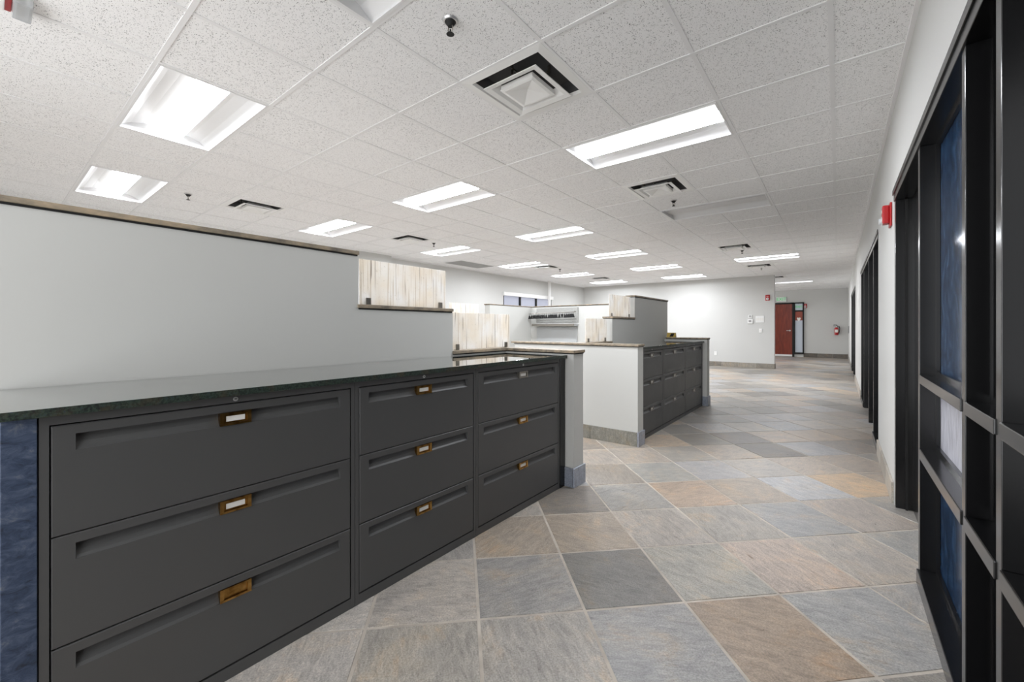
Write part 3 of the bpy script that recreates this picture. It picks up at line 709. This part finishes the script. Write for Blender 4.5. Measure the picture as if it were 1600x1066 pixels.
# ceiling-mounted strobe cut by the top left corner
t = thing('ceiling_alarm', 'red and clear alarm strobe on the ceiling in the top left corner', 'fire alarm', (-3.02, .075, CZ-.001))
bm = bmesh.new(); bx(bm, -.09, .09, -.12, .012, -.022, 0); obj('base', bm, 'red', t, .008)
bm = bmesh.new(); bx(bm, -.075, .03, -.10, -.01, -.035, -.02); obj('speaker_cover', bm, 'white', t, .006)
bm = bmesh.new(); bx(bm, -.085, .085, .012, .075, -.05, 0); obj('strobe_lens', bm, 'clear', t, .012)
bm = bmesh.new(); bx(bm, -.04, .04, .03, .05, -.03, -.006); obj('flash_tube', bm, 'steel', t, .004)
# thermostat, switches, outlet on the end wall
def plate(name, label, cat, x, z, w, h, y=YF, details=(), d=.012):
    t = thing(name, label, cat, (x, y-.001, z)); box('cover', -w/2, w/2, -d, 0, -h/2, h/2, 'white', t, .003)
    for nm, x0, x1, z0, z1, mm in details: box(nm, x0, x1, -d-.005, -d, z0, z1, mm, t, .001)
plate('thermostat', 'small grey round-dialled thermostat on the end wall', 'thermostat', -2.09, 1.545, .10, .09, details=[('dial', -.03, .03, -.025, .03, 'return')], d=.025)
plate('control_box', 'white control box with a dark display under the thermostat', 'control box', -2.09, 1.40, .14, .13, details=[('display', -.04, .03, -.02, .035, 'return')], d=.03)
plate('switch_plate', 'white multi-gang light switch plate right of the thermostat', 'light switch', -1.84, 1.46, .22, .2, details=[('switch', -.09+i*.05, -.06+i*.05, -.04, .04, 'card') for i in range(4)])
plate('key_switch', 'small white wall plate under the switch plate', 'wall plate', -1.82, 1.12, .08, .12, details=[('button', -.015, .015, -.015, .015, 'card')])
plate('wall_outlet', 'white power outlet low on the end wall', 'outlet', -3.05, .40, .075, .12, details=[('socket', -.018, .018, .012, .04, 'card'), ('socket', -.018, .018, -.04, -.012, 'card')])
# exit sign on the corridor wall
t = thing('exit_sign', 'green lettered exit sign on the wall above the red door', 'exit sign', (-1.88, YE-.001, 2.39))
box('plate', -.17, .17, -.03, 0, -.1, .1, 'white', t, .004); text('lettering', 'EXIT', .17, 'green', t, (0, -.032, 0), (math.pi/2, 0, 0))
# red door with sidelight
e = sempty('door_6', 'mahogany door at the end of the corridor')
box('leaf', -2.36, -1.50, YE-.05, YE-.006, .02, 2.18, 'mahogany', e, .002); box('kick_plate', -2.36, -1.50, YE-.056, YE-.05, .02, .09, 'white', e)
fr = box('frame', -1.50, -1.43, YE-.07, YE-.004, 0, 2.24, 'blackmatte', e); box('frame', -2.44, -2.36, YE-.07, YE-.004, 0, 2.24, 'blackmatte', e); box('frame', -2.44, -1.43, YE-.07, YE-.004, 2.18, 2.24, 'blackmatte', e)
bm = bmesh.new(); cyl(bm, (-1.58, YE-.062, 1.08), .03, .03, .012, 16, 'Y'); tube(bm, [(-1.58, YE-.06, 1.08), (-1.58, YE-.10, 1.08), (-1.70, YE-.10, 1.08)], .011, 8); obj('lever', bm, 'chrome', e)
e = sempty('window_5', 'narrow sidelight beside the mahogany door')
for a in ((-1.43, -1.40, .12, 2.24), (-1.15, -1.10, .12, 2.24)): box('mullion', a[0], a[1], YE-.06, YE-.004, a[2], a[3], 'blackmatte', e)
for z in ((.12, .19), (1.86, 1.92), (2.19, 2.24)): box('rail', -1.40, -1.15, YE-.06, YE-.004, z[0], z[1], 'blackmatte', e)
tp = box('transom_pane', -1.40, -1.15, YE-.03, YE-.01, 1.92, 2.19, 'sidelight', e); text('transom_lettering', 'EXIT', .11, 'green', tp, (-1.275, YE-.034, 2.055), (math.pi/2, 0, 0))
box('pane', -1.40, -1.15, YE-.03, YE-.01, 1.50, 1.86, 'reddish', e); box('pane', -1.40, -1.15, YE-.03, YE-.01, .19, 1.50, 'sidelight', e)
bm = bmesh.new(); d = .085; A = [bm.verts.new((-1.275+dx, YE-.036, 1.54+dz)) for dx, dz in ((-d*.8, .03), (0, -d), (d*.8, .03), (d*.45, .085), (0, .055), (-d*.45, .085))]; bm.faces.new(A)
r_ = bmesh.ops.extrude_face_region(bm, geom=bm.faces[:]); bmesh.ops.translate(bm, verts=[v_ for v_ in r_['geom'] if isinstance(v_, bmesh.types.BMVert)], vec=(0, .004, 0)); obj('emblem', bm, 'card', e)
# fire extinguisher
t = thing('fire_extinguisher', 'red and black fire extinguisher hung on the corridor end wall', 'fire extinguisher', (-.06, YE-.10, .92))
bm = bmesh.new(); cyl(bm, (0, 0, 0), .062, .066, .03, 20); cyl(bm, (0, 0, .03), .066, .066, .22, 20); cyl(bm, (0, 0, .25), .066, .025, .05, 20); obj('cylinder', bm, 'red', t)
bm = bmesh.new(); cyl(bm, (0, 0, .30), .022, .02, .04, 14); obj('valve', bm, 'chrome', t)
bm = bmesh.new(); bx(bm, -.10, .02, -.012, .012, .345, .36); bx(bm, -.09, .02, -.012, .012, .385, .398); bx(bm, .0, .02, -.012, .012, .34, .398); obj('handle', bm, 'blackmatte', t)
bm = bmesh.new(); tube(bm, [(.02, 0, .35), (.08, -.01, .34), (.10, -.03, .25), (.085, -.05, .12), (.07, -.06, .06)], .014, 8); obj('hose', bm, 'blackmatte', t)
bm = bmesh.new(); bx(bm, -.045, .045, -.068, -.064, .10, .21); obj('instruction_label', bm, 'card', t)
bm = bmesh.new(); bx(bm, -.03, .03, .06, .099, .05, .32); obj('bracket', bm, 'blackmatte', t)
tag(box('wall_sign', XR-.012, XR-.001, 19.4, 19.62, 1.0, 1.26, 'cavity', bevel=.002), 'small dark plaque on the right wall by the fire extinguisher', 'sign')
# small gilt desk piece on the far counter coping
t = thing('desk_nameplate', 'small gilt desk stand with a black face on the far coping', 'nameplate', (-2.155, 6.985, LOW+.0425))
bm = bmesh.new()
A = [bm.verts.new(p) for p in ((-.07, -.035, 0), (-.07, .035, 0), (-.07, .015, .075), (-.07, -.005, .075))]; B = [bm.verts.new((.07, v_.co.y, v_.co.z)) for v_ in A]
bm.faces.new(A[::-1]); bm.faces.new(B)
for i in range(4): bm.faces.new((A[i], A[(i+1) % 4], B[(i+1) % 4], B[i]))
obj('stand', bm, 'gilt', t, .003)
bm = bmesh.new(); A = [bm.verts.new(p) for p in ((-.02, -.0345, .012), (.035, -.0345, .012), (.05, -.0125, .064), (.0, -.0125, .064))]
bm.faces.new(A); r_ = bmesh.ops.extrude_face_region(bm, geom=bm.faces[:]); bmesh.ops.translate(bm, verts=[v_ for v_ in r_['geom'] if isinstance(v_, bmesh.types.BMVert)], vec=(0, .008, 0)); obj('face', bm, 'blackmatte', t)
bpy.context.view_layer.update()
